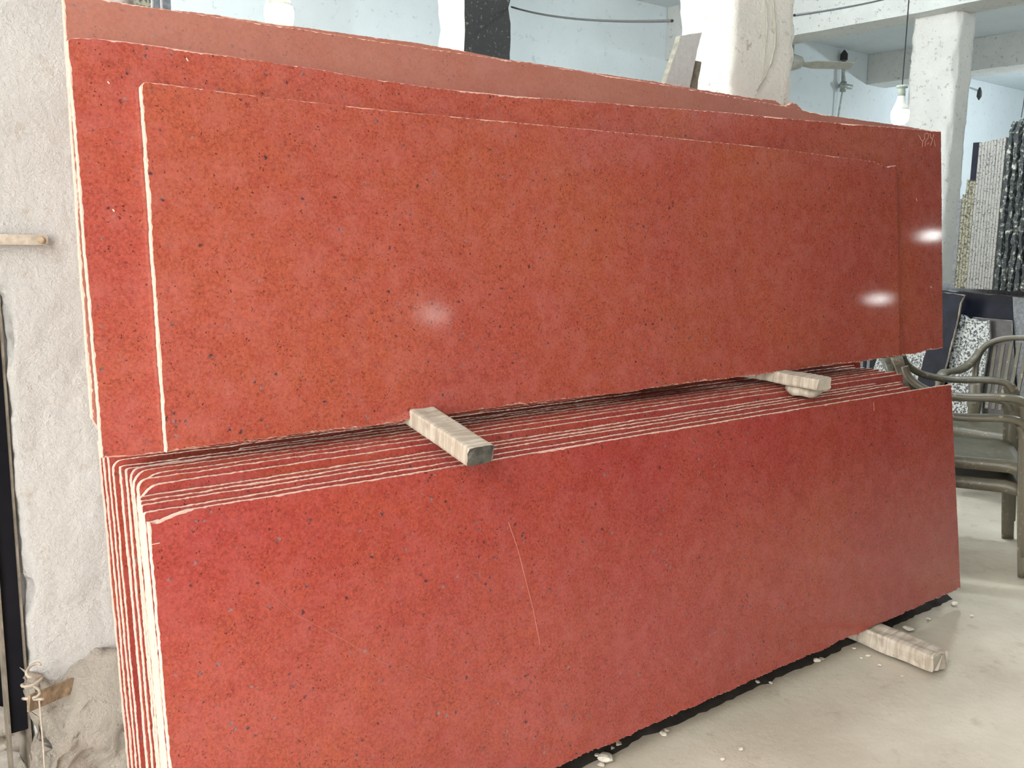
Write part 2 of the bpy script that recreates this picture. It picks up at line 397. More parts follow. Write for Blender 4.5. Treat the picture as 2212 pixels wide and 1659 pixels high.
# ------------------------------------------------------------------ lower pile of red slabs
LL = .135743; Y0 = 1.5787; Z0 = .07; DY = .0223
ORD = ['front', 'second', 'third', 'fourth', 'fifth', 'sixth', 'seventh', 'eighth', 'ninth', 'tenth', 'eleventh', 'twelfth', 'thirteenth', 'fourteenth', 'fifteenth', 'sixteenth', 'seventeenth', 'rearmost']
# top left corner (px), right end px, corner rounding, extra
LOW = [((320, 1119), 2055, .004), ((312, 1108), 1966, .006), ((307, 1092), 1952, .004), ((304, 1083), 1948, .004), ((303, 1074), 1893, .004),
       ((299, 1052), 1950, .045), ((298, 1037), 1935, .02), ((295, 1028), 1912, .05), ((288, 1019), 1898, .03), ((283, 1013), 1886, .02),
       ((273, 1013), 1878, .006), ((261, 1008), 1868, .004), ((363, 998), 1860, .004), ((520, 969), 1850, .006), ((244, 996), 1846, .02),
       ((234, 984), 1858, .004), ((224, 972), 1838, .004), ((214, 953), 1853, .004)]
top_z = []
for k, (tl, rpx, r) in enumerate(LOW):
    pl = Plane(Y0+k*DY, Z0, LL); xl, vt = pl.uv(*tl)
    if k == 0: xr, vr = pl.uv(2055, 830); xb, vb = pl.uv(2075, 1270)
    else:
        vr = vt-.002; xr = pl.x_at(rpx, vr); xb = xr
    top_z.append(vt)
    if k == 0:
        out = [(xl, 0), (xb, vb), (xr, vr), pl.uv(1350, 945.5), pl.uv(850, 1030), pl.uv(450, 1094), pl.uv(400, 1104), pl.uv(345, 1124), pl.uv(322, 1129)]
        amps = [.007, .0016, .0012, .0012, .0012, .0015, .003, .003, .0012]
    else:
        out = [(xl, 0), (xr, 0), (xr, vr)]
        for s in range(6):
            a = math.pi/2*s/5; out.append((xl+r-r*math.sin(a), vt-r+r*math.cos(a)))
        amps = [.006, .002, .0016]+[.0006]*5+[.0012]
    lab = {0: 'large polished crimson granite slab at the front of the lower stack, its whole face showing',
           17: 'brown-edged red granite slab at the very back of the lower stack, against the white column',
           12: 'short dark red slab starting further right, thirteenth from the front of the lower stack',
           13: 'shortest dark red slab of the lower stack, starting just left of the timber',
           5: 'red granite slab with a rounded corner, sixth from the front of the lower stack',
           7: 'red granite slab with the most rounded corner, eighth from the front of the lower stack',
           4: 'red granite slab with a low top edge, fifth from the front of the lower stack'}.get(k, 'red granite slab with a pale sawn edge, %s from the front of the lower stack' % ORD[k])
    o = slab('granite_slab', pl, out, .0172+.0012*math.sin(k*5.3), [M['red_lo'], M['edge'], M['chip'], M['side']], amps, 100+k, chipw=.0011 if k else .0016)
    tag(o, lab, 'stone slab', 'red granite slabs of the lower stack')
    if k == 0:
        FRONT = o; PF = pl
strokes('scratch', PF, [[(1098, 1128), (1118, 1185), (1136, 1255), (1152, 1318), (1166, 1392)]], .0010, M['scratch'], FRONT)
strokes('scratch', PF, [[(560, 1262), (640, 1328), (735, 1378), (830, 1432), (940, 1472)]], .00045, M['scratch'], FRONT)
strokes('chalk_mark', PF, [[(328, 1176), (345, 1173)]], .001, M['edge'], FRONT)
strokes('chalk_mark', PF, [[(1887, 868), (1888, 888)]], .0006, M['chip'], FRONT)
# ------------------------------------------------------------------ upper pile
UL = .0900; UY = 1.8274; UZ = .9237
pF = Plane(UY, UZ, UL); pS = Plane(UY+.0235, UZ, UL); pR = Plane(UY+.049, UZ, UL); pQ = Plane(UY+.0725, UZ, UL)
def outl(pl, pts): return [pl.uv(*p) for p in pts]
mats = [M['red_up'], M['edge'], M['chip'], M['side']]
oF = outl(pF, [(361, 978), (500, 956), (750, 926), (850, 913), (995, 892), (1090, 878), (1350, 847), (1450, 832), (1591, 815), (1723, 798), (1785, 788), (1857, 781), (1945, 767),
               (1941, 609), (1938, 361), (1936, 357), (1928, 358), (1918, 361), (1908, 358), (1888, 349), (1760, 332), (1620, 314), (1400, 292), (1300, 282), (857, 240), (604, 213), (450, 194), (318, 177), (311, 178), (306, 184)])
o = slab('granite_slab', pF, oF, .0205, mats, [.0045]*12+[.0015]*2+[.0006]*5+[.0012]*8+[.0005]*2+[.0012], 301)
tag(o, 'smallest polished red granite slab at the front of the upper stack, facing the viewer', 'stone slab', 'red granite slabs of the upper stack'); UPF = o
oS = outl(pS, [(222, 990), (361, 977), (600, 948), (1000, 896), (1600, 812), (1945, 769), (1998, 757), (2037, 752), (2033, 284), (1767, 262), (1584, 244), (1400, 230), (1300, 221), (1165, 211), (1050, 201), (950, 192), (796, 169), (677, 148), (450, 115), (349, 100), (266, 89), (215, 84), (165, 81.5), (153, 83), (147, 86)])
o = slab('granite_slab', pS, oS, .0215, mats, [.003]*5+[.006, .005, .0015, .0008]+[.0013]*10+[.0006]*5+[.0012], 302)
tag(o, 'large polished red slab with chalk marks, second from the front of the upper stack', 'stone slab', 'red granite slabs of the upper stack')
MARKS = [[(1986, 294), (1989, 301), (1993, 305), (1997, 300), (1996, 292)], [(1993, 305), (1992, 318)], [(1984, 292), (1985, 293)],
         [(1997, 291), (2001, 287), (2006, 290), (2005, 298), (1999, 306), (1998, 316)], [(2002, 312), (2007, 308)],
         [(2009, 288), (2010, 297), (2014, 300)], [(2017, 290), (2014, 302), (2010, 314)], [(2018, 303), (2020, 316)]]
strokes('chalk_writing', pS, MARKS, .0016, M['chip'], o)
for q0_, q1_ in ((((1979, 428), (1981, 434))), ((2010, 618), (2012, 622)), ((232, 176), (236, 181)), ((243, 452), (247, 457)), ((402, 125), (406, 132))): strokes('chalk_mark', pS, [[q0_, q1_]], .002, M['edge'], o)
oR = outl(pR, [(217, 930), (208, 916), (1000, 820), (2036, 700), (2030, 285), (1950, 272), (1767, 246), (1700, 229), (1400, 176), (1105, 131), (800, 86), (500, 41), (300, 11), (137, -14), (143, 86), (176, 587), (200, 905)])
oR = outl(pR, [(214, 928), (600, 880), (2034, 700), (2030, 285), (1950, 271.5), (1767, 246), (1700, 230), (1400, 177), (1105, 131), (800, 86), (500, 41), (300, 11), (137, -14), (143, 86), (176, 587), (200, 905)])
o = slab('granite_slab', pR, oR, .02, [M['red_dust'], M['edge'], M['chip'], M['side']], [.003, .002, .001, .001]+[.0015]*8+[.001]*4, 303)
tag(o, 'tallest dusty pinkish red slab showing as a band above the others in the upper stack', 'stone slab', 'red granite slabs of the upper stack')
oQ = outl(pQ, [(240, 880), (1900, 690), (1850, 262), (1733, 238), (1727, 229), (1720, 224), (1712, 221), (1705, 227), (1688, 227), (1676, 217), (1640, 214), (1595, 207), (1400, 174), (1105, 129), (900, 92), (800, 79), (640, 57), (480, 34), (240, 4)])
o = slab('granite_slab', pQ, oQ, .02, [M['red_dust'], M['side'], M['side'], M['side']], [.002, .002, .002]+[.003]*9+[.0015]*7, 304)
tag(o, 'rearmost red slab of the upper stack, only its broken top edge showing', 'stone slab', 'red granite slabs of the upper stack')
for i in range(4):      # added unseen slabs, lower than those in front, blocking light from behind
    ph = Plane(UY+.098+.0245*i, UZ, UL)
    tag(slab('granite_slab', ph, [(.72+.03*i, .004), (3.28-.04*i, .004), (3.28-.04*i, .69-.01*i), (.72+.03*i, .71-.01*i)], .02, [M['red_dust'], M['side'], M['side'], M['side']], [.003, .002, .002, .002], 320+i, step=.03),
        'added unseen red slab blocking light behind the upper stack, %s from its back' % ['fourth', 'third', 'second', 'first'][i], 'stone slab', 'red granite slabs of the upper stack')
# ------------------------------------------------------------------ timbers
def beamwood(name, p0, p1, w, h, label, seed, endmat=True, amp=.003, tw=1.0):
    """timber whose top centre line runs p0 -> p1; w wide, h high"""
    p0, p1 = Vector(p0), Vector(p1); d = (p1-p0); L = d.length; d.normalize(); s = d.cross(Vector((0, 0, 1))).normalized(); u = s.cross(d)
    bm = bmesh.new(); nl = int(L/.012)+2; rings = []
    prof = []
    nw, nh = 8, 6
    for i in range(nw): prof.append((-.5+i/nw, 0))
    for i in range(nh): prof.append((.5, -i/nh))
    for i in range(nw): prof.append((.5-i/nw, -1))
    for i in range(nh): prof.append((-.5, -1+i/nh))
    for k in range(nl+1):
        t = k/nl; c = p0+(p1-p0)*t; ring = []; ww = w*(1+(tw-1)*t)
        for a, b in prof:
            cr = .94 if abs(a) == .5 and b in (0, -1) else 1
            e = 0
            if k in (0,): e = noise.noise(Vector((a*4, b*4, seed)))*amp*3
            p = c+s*(a*ww*cr)+u*((b+.5)*cr-.5)*h+d*e
            q = p*30+Vector((seed, 0, 0)); p += noise.noise_vector(Vector((q.dot(d)*.3, q.dot(s), q.dot(u))))*amp
            ring.append(bm.verts.new(p))
        rings.append(ring)
    n = len(prof)
    for a, b in zip(rings, rings[1:]):
        for i in range(n): bm.faces.new((a[i], a[(i+1) % n], b[(i+1) % n], b[i]))
    f1 = bm.faces.new(rings[0]); f2 = bm.faces.new(rings[-1][::-1])
    if endmat:
        for f in (f1, f2): f.material_index = 1
    org = (p0+p1)/2-u*h
    return tag(mk(name, bm, [M['wood'], M['woodend'] if endmat == 1 else M['wood']], None, org), label, 'timber')
zt = .915
a1 = on(2, .900, 1016, 970); a2 = on(2, .900, 1064, 959); b1 = on(2, .935, 922, 904); b2 = on(2, .935, 965, 900)
pa = (a1+a2)/2; pb = (b1+b2)/2
wA = (a2-a1).length*.98
dA = (pb-pa).normalized()
beamwood('timber_batten', pa, pa+dA*.50, wA, .042, 'square grey timber lying across the lower stack, its dark end facing out', 5, 1, .0016)
c1 = on(2, .915, 1700, 803); c2 = on(2, .905, 1788, 819)
dB = (b1-a1).normalized()
pB = on(2, .925, 1780, 817); qB = pB+Vector((dB.x*.9, dB.y, .03)).normalized()*.40
pBm = pB
beamwood('timber_batten', pBm, qB, .075, .040, 'weathered broken timber propping the upper stack near its right end', 8, 2, .005)
# flat chip under that timber
bm = bmesh.new(); cc = on(2, .872, 1741, 843)
add_lathe(bm, (0, 0, 0), [(.02, -.014), (.05, -.012), (.058, 0), (.052, .012), (.02, .014)], 20)
for v in bm.verts: v.co.x *= 1.15; v.co += noise.noise_vector(v.co*25)*.006
o = mk('stone_chip', bm, M['wood'], None, None, True); o.location = cc+Vector((0, .01, 0)); o.rotation_euler = (.08, 0, .3)
tag(o, 'flat round pale spacer pinched under the broken timber on the lower stack', 'spacer')
# floor timbers
f1 = on(2, .062, 2032, 1410); f2 = on(2, .065, 1893, 1354); df = (f2-f1).normalized()
beamwood('timber_batten', f1, f1+df*.92, .088, .06, 'pale split timber on the floor sticking out from under the lower stack', 11, 2, .007, 1.05)
beamwood('timber_batten', (1.05, 1.50, .062), (1.25, 2.10, .062), .09, .06, 'hidden timber under the left end of the lower stack', 13, 2, .004)
bm = bmesh.new(); nx, ny = 120, 16; g = []  # near-black sheet painting in the contact shade under the lower pile
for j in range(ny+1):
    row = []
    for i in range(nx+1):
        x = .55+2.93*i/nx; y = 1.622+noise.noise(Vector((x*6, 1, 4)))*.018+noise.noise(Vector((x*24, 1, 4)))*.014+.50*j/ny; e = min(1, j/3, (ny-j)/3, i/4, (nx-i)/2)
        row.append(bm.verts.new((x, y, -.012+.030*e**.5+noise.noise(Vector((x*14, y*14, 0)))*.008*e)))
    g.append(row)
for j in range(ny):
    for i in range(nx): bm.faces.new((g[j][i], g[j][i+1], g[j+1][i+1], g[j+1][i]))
tag(mk('floor_shade', bm, flat('painted_shade_black', (.028, .024, .020), .95, 0, .4, 25, .6), None, None, True), 'painted shade, a dark sheet on the floor under the lower stack', 'painted shade', kind='stuff')
# ------------------------------------------------------------------ loose stone chips on the floor
CH_ = [(2060, 1305, .022), (1961, 1359, .028), (2005, 1337, .014), (1985, 1400, .007), (1335, 1607, .018), (1322, 1616, .012), (1308, 1641, .030), (1348, 1600, .010), (1433, 1585, .016), (1440, 1578, .012), (1765, 1428, .02), (1775, 1424, .012), (1600, 1618, .012), (1636, 1473, .014), (1299, 1652, .014), (1845, 1400, .010), (1875, 1416, .012), (1860, 1421, .008), (1665, 1475, .01), (1560, 1640, .01), (1900, 1436, .010), (1950, 1460, .008), (2100, 1330, .012), (1290, 1630, .012)]
for i, (px, py, s) in enumerate(CH_):
    rn = random.Random(i+50); bm = bmesh.new(); bmesh.ops.create_icosphere(bm, subdivisions=2, radius=s*.62)
    for v in bm.verts:
        v.co += noise.noise_vector(v.co*(1.1/s)+Vector((i*3, 0, 0)))*s*.4; v.co.z *= .45
    zm = min(v.co.z for v in bm.verts)
    o = mk('stone_chip', bm, M['stone']); p = on(2, 0, px, py); o.location = (p.x, p.y, -zm-.003); o.rotation_euler = (0, 0, rn.random()*6)
    tag(o, 'small pale stone chip lying loose on the dusty floor beside the lower stack', 'stone chip', 'stone chips on the floor')
# ------------------------------------------------------------------ hanging bulbs
def bulb(pos, label, s=1.0, power=28, ztop=ZC, kinked=0):
    p = Vector(pos); r = empty('hanging_bulb', p); tag(r, label, 'light bulb', 'hanging bulbs')
    bm = bmesh.new(); rs = .036*s
    add_lathe(bm, p, [(rs*.2, -rs*1.0), (rs*.62, -rs*.93), (rs*.9, -rs*.6), (rs, -rs*.1), (rs*1.0, rs*.35), (rs*.93, rs*.62)], 28); d = child('diffuser', bm, M['glow'], r, True)
    bm = bmesh.new(); add_lathe(bm, p, [(rs*.93, rs*.62), (rs*.80, rs*.95), (rs*.55, rs*1.5), (rs*.42, rs*2.0), (rs*.40, rs*2.2)], 24); child('lamp_body', bm, M['bulbbody'], r, True)
    bm = bmesh.new(); add_lathe(bm, p, [(rs*.42, rs*2.2), (rs*.42, rs*2.75), (rs*.36, rs*2.9), (rs*.36, rs*3.05), (rs*.62, rs*3.1), (rs*.62, rs*3.35), (rs*.1, rs*3.4)], 20); child('lamp_holder', bm, M['socket'], r, True)
    bm = bmesh.new(); z0 = p.z+rs*3.35
    add_tube(bm, [(p.x, p.y, z0), (p.x+.002, p.y, z0+(ztop-z0)*.5), (p.x, p.y, ztop)], .0032, 6); child('cord', bm, M['cord'], r)
    if not power: return r
    l = bpy.data.lights.new('bulb_light', 'POINT'); l.energy = power; l.color = (.89, .96, 1.0); l.shadow_soft_size = .05
    lo = bpy.data.objects.new('bulb_light', l); C.objects.link(lo); lo.parent = r; lo.location = (0, 0, -rs*1.0-.06)
    return r
bL = on(1, 2.62, 603, 34); bulb(bL, 'glowing white bulb hanging above the left part of the upper stack', 1.15, 7)
bR = on(1, 2.42, 1944, 250); bulb(bR, 'glowing white bulb hanging in front of the right column', 1.12, 3)
def mirror_bulb(pl, px, py, dist, label, power=0):
    n = Vector((0, -math.cos(pl.lean), math.sin(pl.lean))); x, v = pl.uv(px, py); P = pl.pt(x, v); d = (P-CAM).normalized()
    rfl = d-2*d.dot(n)*n; return bulb(P+rfl*dist, label, 1.1, power)
mirror_bulb(pF, 935, 677, 4.2, 'glowing bulb hanging in the open bay behind the viewer, nearest the doorway')
mirror_bulb(pF, 1898, 645, 4.6, 'glowing bulb hanging behind the viewer in the right-hand bay')
mirror_bulb(pS, 2013, 508, 3.6, 'glowing bulb hanging behind the viewer, highest and furthest right')
# added out-of-view fill lamps, brightening the floor and the far bays
for p, lab in (((1.5, 2.6, 3.45), 'added unseen fill bulb under the ceiling just behind the upper stack'), ((4.4, 2.45, 3.45), 'added unseen fill bulb under the ceiling right of the thick plastered column'), ((2.7, 5.0, 3.4), 'added unseen fill bulb high in the far left bay behind the upper stack'), ((5.2, 3.6, 3.5), 'added unseen fill bulb high in the far bay behind the stacks'), ((13.2, 4.5, 3.0), 'added unseen fill bulb high in the far right bay'), ((10.6, 2.6, 3.3), 'added unseen fill bulb high over the right aisle')):
    bulb(p, lab, 1.1, (120 if p[0] > 3 else 95) if p[1] < 3 and p[0] < 5 else 28 if p[0] < 3 else 62 if p[0] < 12 else 170)
# ------------------------------------------------------------------ cables
def cable(name, pts, r, mat, label, cat='cable'):
    bm = bmesh.new(); add_tube(bm, pts, r, 6); return tag(mk(name, bm, mat), label, cat)
def sag(a, b, s, n=14):
    a, b = Vector(a), Vector(b); return [a.lerp(b, i/n)-Vector((0, 0, s*4*(i/n)*(1-i/n))) for i in range(n+1)]
k0 = on(1, 5.2, 1105, 15); k1 = on(1, COLY+.22, 1452, 45)
cable('electric_cable', sag(k0, k1, .03), .006, M['cord'], 'black cable strung between the sooty column and the thick plastered column')
k2 = on(1, COLY+.24, 1716, 33); k3 = on(1, 4.4, 1935, -8)
cable('electric_cable', sag(k2, k3, .01), .006, M['cord'], 'black cable running up right from the thick plastered column')
yc = COLY+.012
cable('wall_wire', [on(1, yc, *q) for q in [(1668, -30), (1671, 20), (1675, 60), (1674, 100), (1664, 140), (1652, 166), (1640, 184), (1634, 194)]], .0028, M['cordw'], 'pale wire hanging loose down the face of the thick plastered column')
cable('wall_wire', [on(1, yc, *q) for q in [(1654, -20), (1657, 60), (1650, 130), (1646, 170)]], .0016, M['cordw'], 'thin straight wire on the face of the thick plastered column')
cable('ceiling_wire', [on(1, 5.8, *q) for q in [(2106, 66), (2130, 74), (2165, 80), (2190, 90), (2225, 95)]], .005, M['cord'], 'thin dark wire drooping across the ceiling beyond the right column')
cable('ceiling_wire', [on(1, 5.8, *q) for q in [(2131, 12), (2129, 40), (2127, 70)]], .004, M['cord'], 'short vertical wire hanging beyond the right column')
tag(cable('hanging_wire', [on(1, 3.2, *q) for q in [(2216, 180), (2211, 225), (2206, 254)]], .003, M['cord'], 'wire dangling onto the rough black slabs at the right edge'))
# wall pipe
pp = [on(1, 6.98, *q) for q in [(1823, 126), (1822, 182), (1815, 190), (1813, 250)]]
r = empty('wall_pipe', pp[1]); tag(r, 'thin upright metal pipe with a capped top on the far wall', 'pipe')
bm = bmesh.new(); add_tube(bm, [pp[0], pp[1]], .026, 12); child('pipe', bm, M['pipe'], r, True)
bm = bmesh.new(); add_tube(bm, [pp[0]+Vector((0, 0, -.02)), pp[0]+Vector((0, 0, .05)), pp[0]+Vector((0, 0, .10))], [.045, .045, .008], 12); child('cap', bm, M['cord'], r, True)
bm = bmesh.new(); add_tube(bm, [pp[1]+Vector((-.07, 0, -.02)), pp[1]+Vector((.10, -.05, -.03))], .03, 10); add_tube(bm, [pp[1]+Vector((0, 0, .03)), pp[1]+Vector((0, 0, -.09))], .038, 10); child('valve', bm, M['pipe'], r, True)
bm = bmesh.new(); add_tube(bm, [pp[1]+Vector((-.01, 0, -.08)), on(1, 7.0, 1811, 250), Vector((on(1, 7.0, 1811, 250).x, 7.0, .0))], .012, 8); child('lower_pipe', bm, M['pipe'], r)
# wall bracket beyond right column
q0 = on(1, 6.95, 2096, 190); q1 = on(1, 6.6, 2116, 197)
r = empty('wall_bracket', q0); tag(r, 'small iron bracket poking out of the far wall right of the last column', 'bracket')
bm = bmesh.new(); add_tube(bm, [q0, q1], .014, 8); child('arm', bm, M['pipe'], r)
bm = bmesh.new(); add_tube(bm, [q1+Vector((0, 0, .05)), q1, q1+Vector((0, 0, -.07)), q1+Vector((0, 0, -.12))], [.012, .03, .035, .006], 8); child('hook', bm, M['cord'], r)
# ------------------------------------------------------------------ ceiling fan
hub = on(1, 5.9, 1711, 136); r = empty('ceiling_fan', hub); tag(r, 'grey three-bladed ceiling fan half hidden behind the thick plastered column', 'fan')
bm = bmesh.new(); add_lathe(bm, hub, [(.02, -.07), (.09, -.05), (.12, 0), (.10, .05), (.03, .08)], 24); child('motor', bm, M['fan'], r, True)
bm = bmesh.new(); add_tube(bm, [hub+Vector((0, 0, .07)), Vector((hub.x, hub.y, ZC))], .014, 10); child('rod', bm, M['fan'], r)
Pt = on(1, 5.9, 1815, 141); az = math.atan2(-.55, .84)
for i in range(3):
    a = az+i*2*math.pi/3; d = Vector((math.cos(a), math.sin(a), 0)); s = Vector((-math.sin(a), math.cos(a), 0)); bm = bmesh.new(); secs = []
    for t, w in ((.10, .03), (.16, .045), (.22, .065), (.60, .06), (.62, .052)):
        c = hub+d*t+Vector((0, 0, -.01)); tw = Vector((0, 0, -.42)); ss = (s+tw).normalized()
        secs.append([bm.verts.new(c+ss*w+Vector((0, 0, .003))), bm.verts.new(c-ss*w+Vector((0, 0, .003))), bm.verts.new(c-ss*w-Vector((0, 0, .003))), bm.verts.new(c+ss*w-Vector((0, 0, .003)))])
    for A, B in zip(secs, secs[1:]):
        for k in range(4): bm.faces.new((A[k], A[(k+1) % 4], B[(k+1) % 4], B[k]))
    bm.faces.new(secs[0]); bm.faces.new(secs[-1][::-1]); child('blade', bm, M['fan'], r)
# ------------------------------------------------------------------ grey slabs leaning at the thick column
def tall_piece(y, poly_px, thick, mat, label, seed, name='granite_offcut'):
    pl = Plane(y, 0, 0); pts = [pl.uv(*p) for p in poly_px]
    # poly: bottom-left, bottom-right, top-right, top-left as seen; carry the sides down to the floor
    bl, br = Vector(pts[0]), Vector(pts[1]); tr, tl = Vector(pts[2]), Vector(pts[-1])
    def down(a, b):
        d = (a-b); t = a.y/-d.y; return a+d*t
    bl2, br2 = down(bl, tl), down(br, tr)
    o = slab(name, pl, [tuple(bl2), tuple(br2)]+[tuple(p) for p in pts[2:]], thick, mat, [.002]*(len(pts)), seed, .0015, .02)
    return tag(o, label, 'stone slab')
gm = [M['grey_face'] if 'grey_face' in M else flat('pale_grey_flamed_granite', (.47, .48, .49), .8, 0, .10, 70, .35)]*1+[flat('grey_green_sawn_side', (.22, .21, .17), .9, 0, .3, 60, .3)]*3
tall_piece(2.098, [(1436, 186), (1489, 194), (1516.5, 70), (1471, 77)], .022, gm, 'tall pale grey slab leaning askew at the thick plastered column', 401)
tall_piece(2.122, [(1470, 190), (1506, 196), (1515.5, 133), (1490, 128)], .018, [gm[1]]*4, 'narrow brownish slab half hidden behind the tall pale grey slab', 402)
# far slabs at upper left, behind the tall red slab
for i, (x0, x1, mt, lab) in enumerate([(293, 325, 'tan_spk', 'dark brown slab standing far behind the upper stack at the left'), (331, 345, 'greyslab', 'narrow grey slab standing beside the dark brown one at the far left'), (351, 368, 'greyslab', 'rightmost grey slab standing at the far left behind the upper stack')]):
    a = on(1, 3.6, x0, 8); b = on(1, 3.6, x1, 8); bm = bmesh.new(); zt_ = on(1, 3.6, x0, -60).z
    add_box(bm, ((a.x+b.x)/2, 3.62, zt_/2), (b.x-a.x, .05, zt_)); bmesh.ops.bevel(bm, geom=bm.edges[:], offset=.004, segments=1)
    tag(mk('standing_slab', bm, M[mt], None, ((a.x+b.x)/2, 3.62, 0)), lab, 'stone slab')
# ------------------------------------------------------------------ granite stock at the right
GX = 5.75; gl = .10
def gpiece(x0, poly, thick, mat, label, seed, amp=.002, lean=gl, amps=None, name='granite_slab'):
    pl = PlaneX(x0, 0, lean); pts = [pl.uv(*p) for p in poly]
    pts = [(a, max(0.0, v)) for a, v in pts]
    o = slab(name, pl, pts, thick, mat, amps or [amp]*len(pts), seed, .003, .03)
    return tag(o, label, 'stone slab')
WE = M['grey_spk']
nv = [M['navy'], M['white_spk'], M['grey_spk'], M['navy']]
pale = [M['white_spk'], M['grey_spk'], M['grey_spk'], M['white_spk']]
# back rows (whole slabs, carry the upper stock)
for i in range(4):
    mt = nv if i < 2 else pale
    poly = [(1900, 1100), (2400, 1230), (2400, 657), (2212, 641), (2035, 626), (1960, 621)]
    gpiece(GX+.10+i*.045, poly, .04, mt, ['dark navy granite slab heading the right-hand stock under the upright slabs', 'second navy slab back in the right-hand stock', 'third slab back in the right-hand stock, speckled', 'fourth slab back in the right-hand stock, speckled'][i], 500+i)
gpiece(GX+.075, [(2187, 1140), (2400, 1180), (2400, 655), (2187, 641)], .018, [M['greyslab'], M['white_spk'], M['grey_spk'], M['greyslab']], 'brushed grey granite slab at the right edge behind the chair back', 510)
gpiece(GX+.055, [(2140, 1080), (2186, 1090), (2186, 692), (2100, 685), (2095, 1080)], .016, [flat('dusty_black_granite', (.045, .042, .042), .4, 0, .4, 14, .1)]+[M['grey_spk']]*3, 'dusty brownish black slab left of the brushed grey one', 511)
gpiece(GX+.02, [(2038, 1075), (2115, 1090), (2118, 853), (2129, 788), (2139, 729), (2137, 691), (2128, 694), (2115, 693), (2105, 688), (2095, 689), (2085, 681), (2076, 679), (2066, 715), (2051, 772), (2046, 820)], .022, pale, 'white speckled granite piece with a wavy broken top behind the chair back', 512, .003)
gpiece(GX-.03, [(1925, 1030), (1990, 1040), (2024, 870), (2048, 772), (2062, 718), (2072, 674), (2075, 655), (2083, 637), (2036, 631), (1990, 790)], .02, [M['navy'], M['limeiron'], M['limeiron'], M['navy']], 'dark navy slab leaning askew with a pale ragged right edge', 513)
gpiece(GX-.0, [(1845, 1000), (1945, 1020), (1991, 791), (2012, 740), (1905, 735), (1893, 778), (1877, 826)], .022, pale, 'white speckled granite piece left of the askew navy slab', 514, .003)
bm = bmesh.new(); add_box(bm, (GX+.80, 2.4, .53), (.78, 1.9, 1.058)); bmesh.ops.bevel(bm, geom=bm.edges[:], offset=.01, segments=2)
tag(mk('stone_block', bm, M['greyslab'], None, (GX+.80, 2.4, 0)), 'rough grey block hidden behind the navy slabs, carrying the upright slabs', 'stone block')
# upright slab ends at the left of the stock
px = 1841
for i, w in enumerate((9, 7, 8, 6, 8)):
    a = on(0, GX+.12, px, 800); b = on(0, GX+.12, px+w-1.5, 800); bm = bmesh.new(); px += w
    zt_ = on(0, GX+.12, 1850, 700).z
    add_box(bm, (GX+.42, (a.y+b.y)/2, zt_/2), (.6, abs(a.y-b.y), zt_)); bmesh.ops.bevel(bm, geom=bm.edges[:], offset=.003, segments=1)
    tag(mk('standing_slab', bm, M['greyslab'] if i % 2 == 0 else M['navy'], None, (GX+.42, (a.y+b.y)/2, 0)), ['leftmost', 'second', 'third', 'fourth', 'fifth'][i]+' narrow upright slab end glimpsed in the gap between the red stacks', 'stone slab')
# dark low stuff in the gap, further left
bm = bmesh.new(); g0 = on(0, GX+.3, 1700, 800); g1 = on(0, GX+.3, 1839, 800)
add_box(bm, (GX+.5, (g0.y+g1.y)/2, .5), (.5, abs(g0.y-g1.y), 1.0)); bmesh.ops.bevel(bm, geom=bm.edges[:], offset=.01, segments=2)
tag(mk('stone_block', bm, M['navy'], None, (GX+.5, (g0.y+g1.y)/2, 0)), 'dark polished stone block glimpsed in the gap between the red stacks', 'stone block')
# upper stock: slabs on edge whose ends face us
def upright(px0, px1, ytop, mat, label, rough=0, zb=1.065, seed=0, xf=GX+.13, ybase=618, top_round=0, length=.62):
    a = on(0, xf, px0, 500); b = on(0, xf, px1, 500); yc_ = (a.y+b.y)/2; th = abs(a.y-b.y)*(.86 if rough > .005 else .94); ztp = on(0, xf, (px0+px1)/2, ytop).z
    nz = 46 if rough else 10; bm = grid_box(xf, xf+length, yc_-th/2, yc_+th/2, zb, ztp, (ztp-zb)/nz if rough else .12, rough, 14 if rough else 3, seed, chip=rough*1.2)
    if top_round:
        for v in bm.verts:
            e = max(0, (v.co.z-(ztp-top_round))/top_round); v.co.x += e*e*top_round*.5
    return tag(mk('upright_slab', bm, mat, None, (xf, yc_, zb)), label, 'stone slab', 'slabs stored on edge at the right')
upright(2064, 2072, 430, M['greyslab'], 'thin dark slab on edge touching the right column, leftmost of the upright stock', 0, seed=1)
upright(2085, 2098, 309, M['navy'], 'short-faced black slab on edge, rising behind the olive speckled ones', 0, seed=2, xf=GX+.78, length=.25)
for i in range(4): upright(2072+i*6.5, 2078.3+i*6.5, [420, 388, 392, 392][i], M['tan_spk'], ['first', 'second', 'third', 'fourth'][i]+' olive speckled slab edge from the left in the upright stock', .0008, seed=10+i)
for i in range(9): upright(2098+i*6.3, 2104.1+i*6.3, 310-i*1.5, M['grey_spk'], ['first', 'second', 'third', 'fourth', 'fifth', 'sixth', 'seventh', 'eighth', 'ninth'][i]+' pale grey speckled slab edge from the left in the upright stock', .0008, seed=20+i)
for i in range(7): upright(2155+i*14.5, 2168+i*14.5, [262, 257, 259, 258, 262, 260, 264][i], M['rock'], ['first', 'second', 'third', 'fourth', 'fifth', 'sixth', 'seventh'][i]+' rough black rock-faced slab from the left, standing on edge at the right', .008, seed=30+i, top_round=.09)
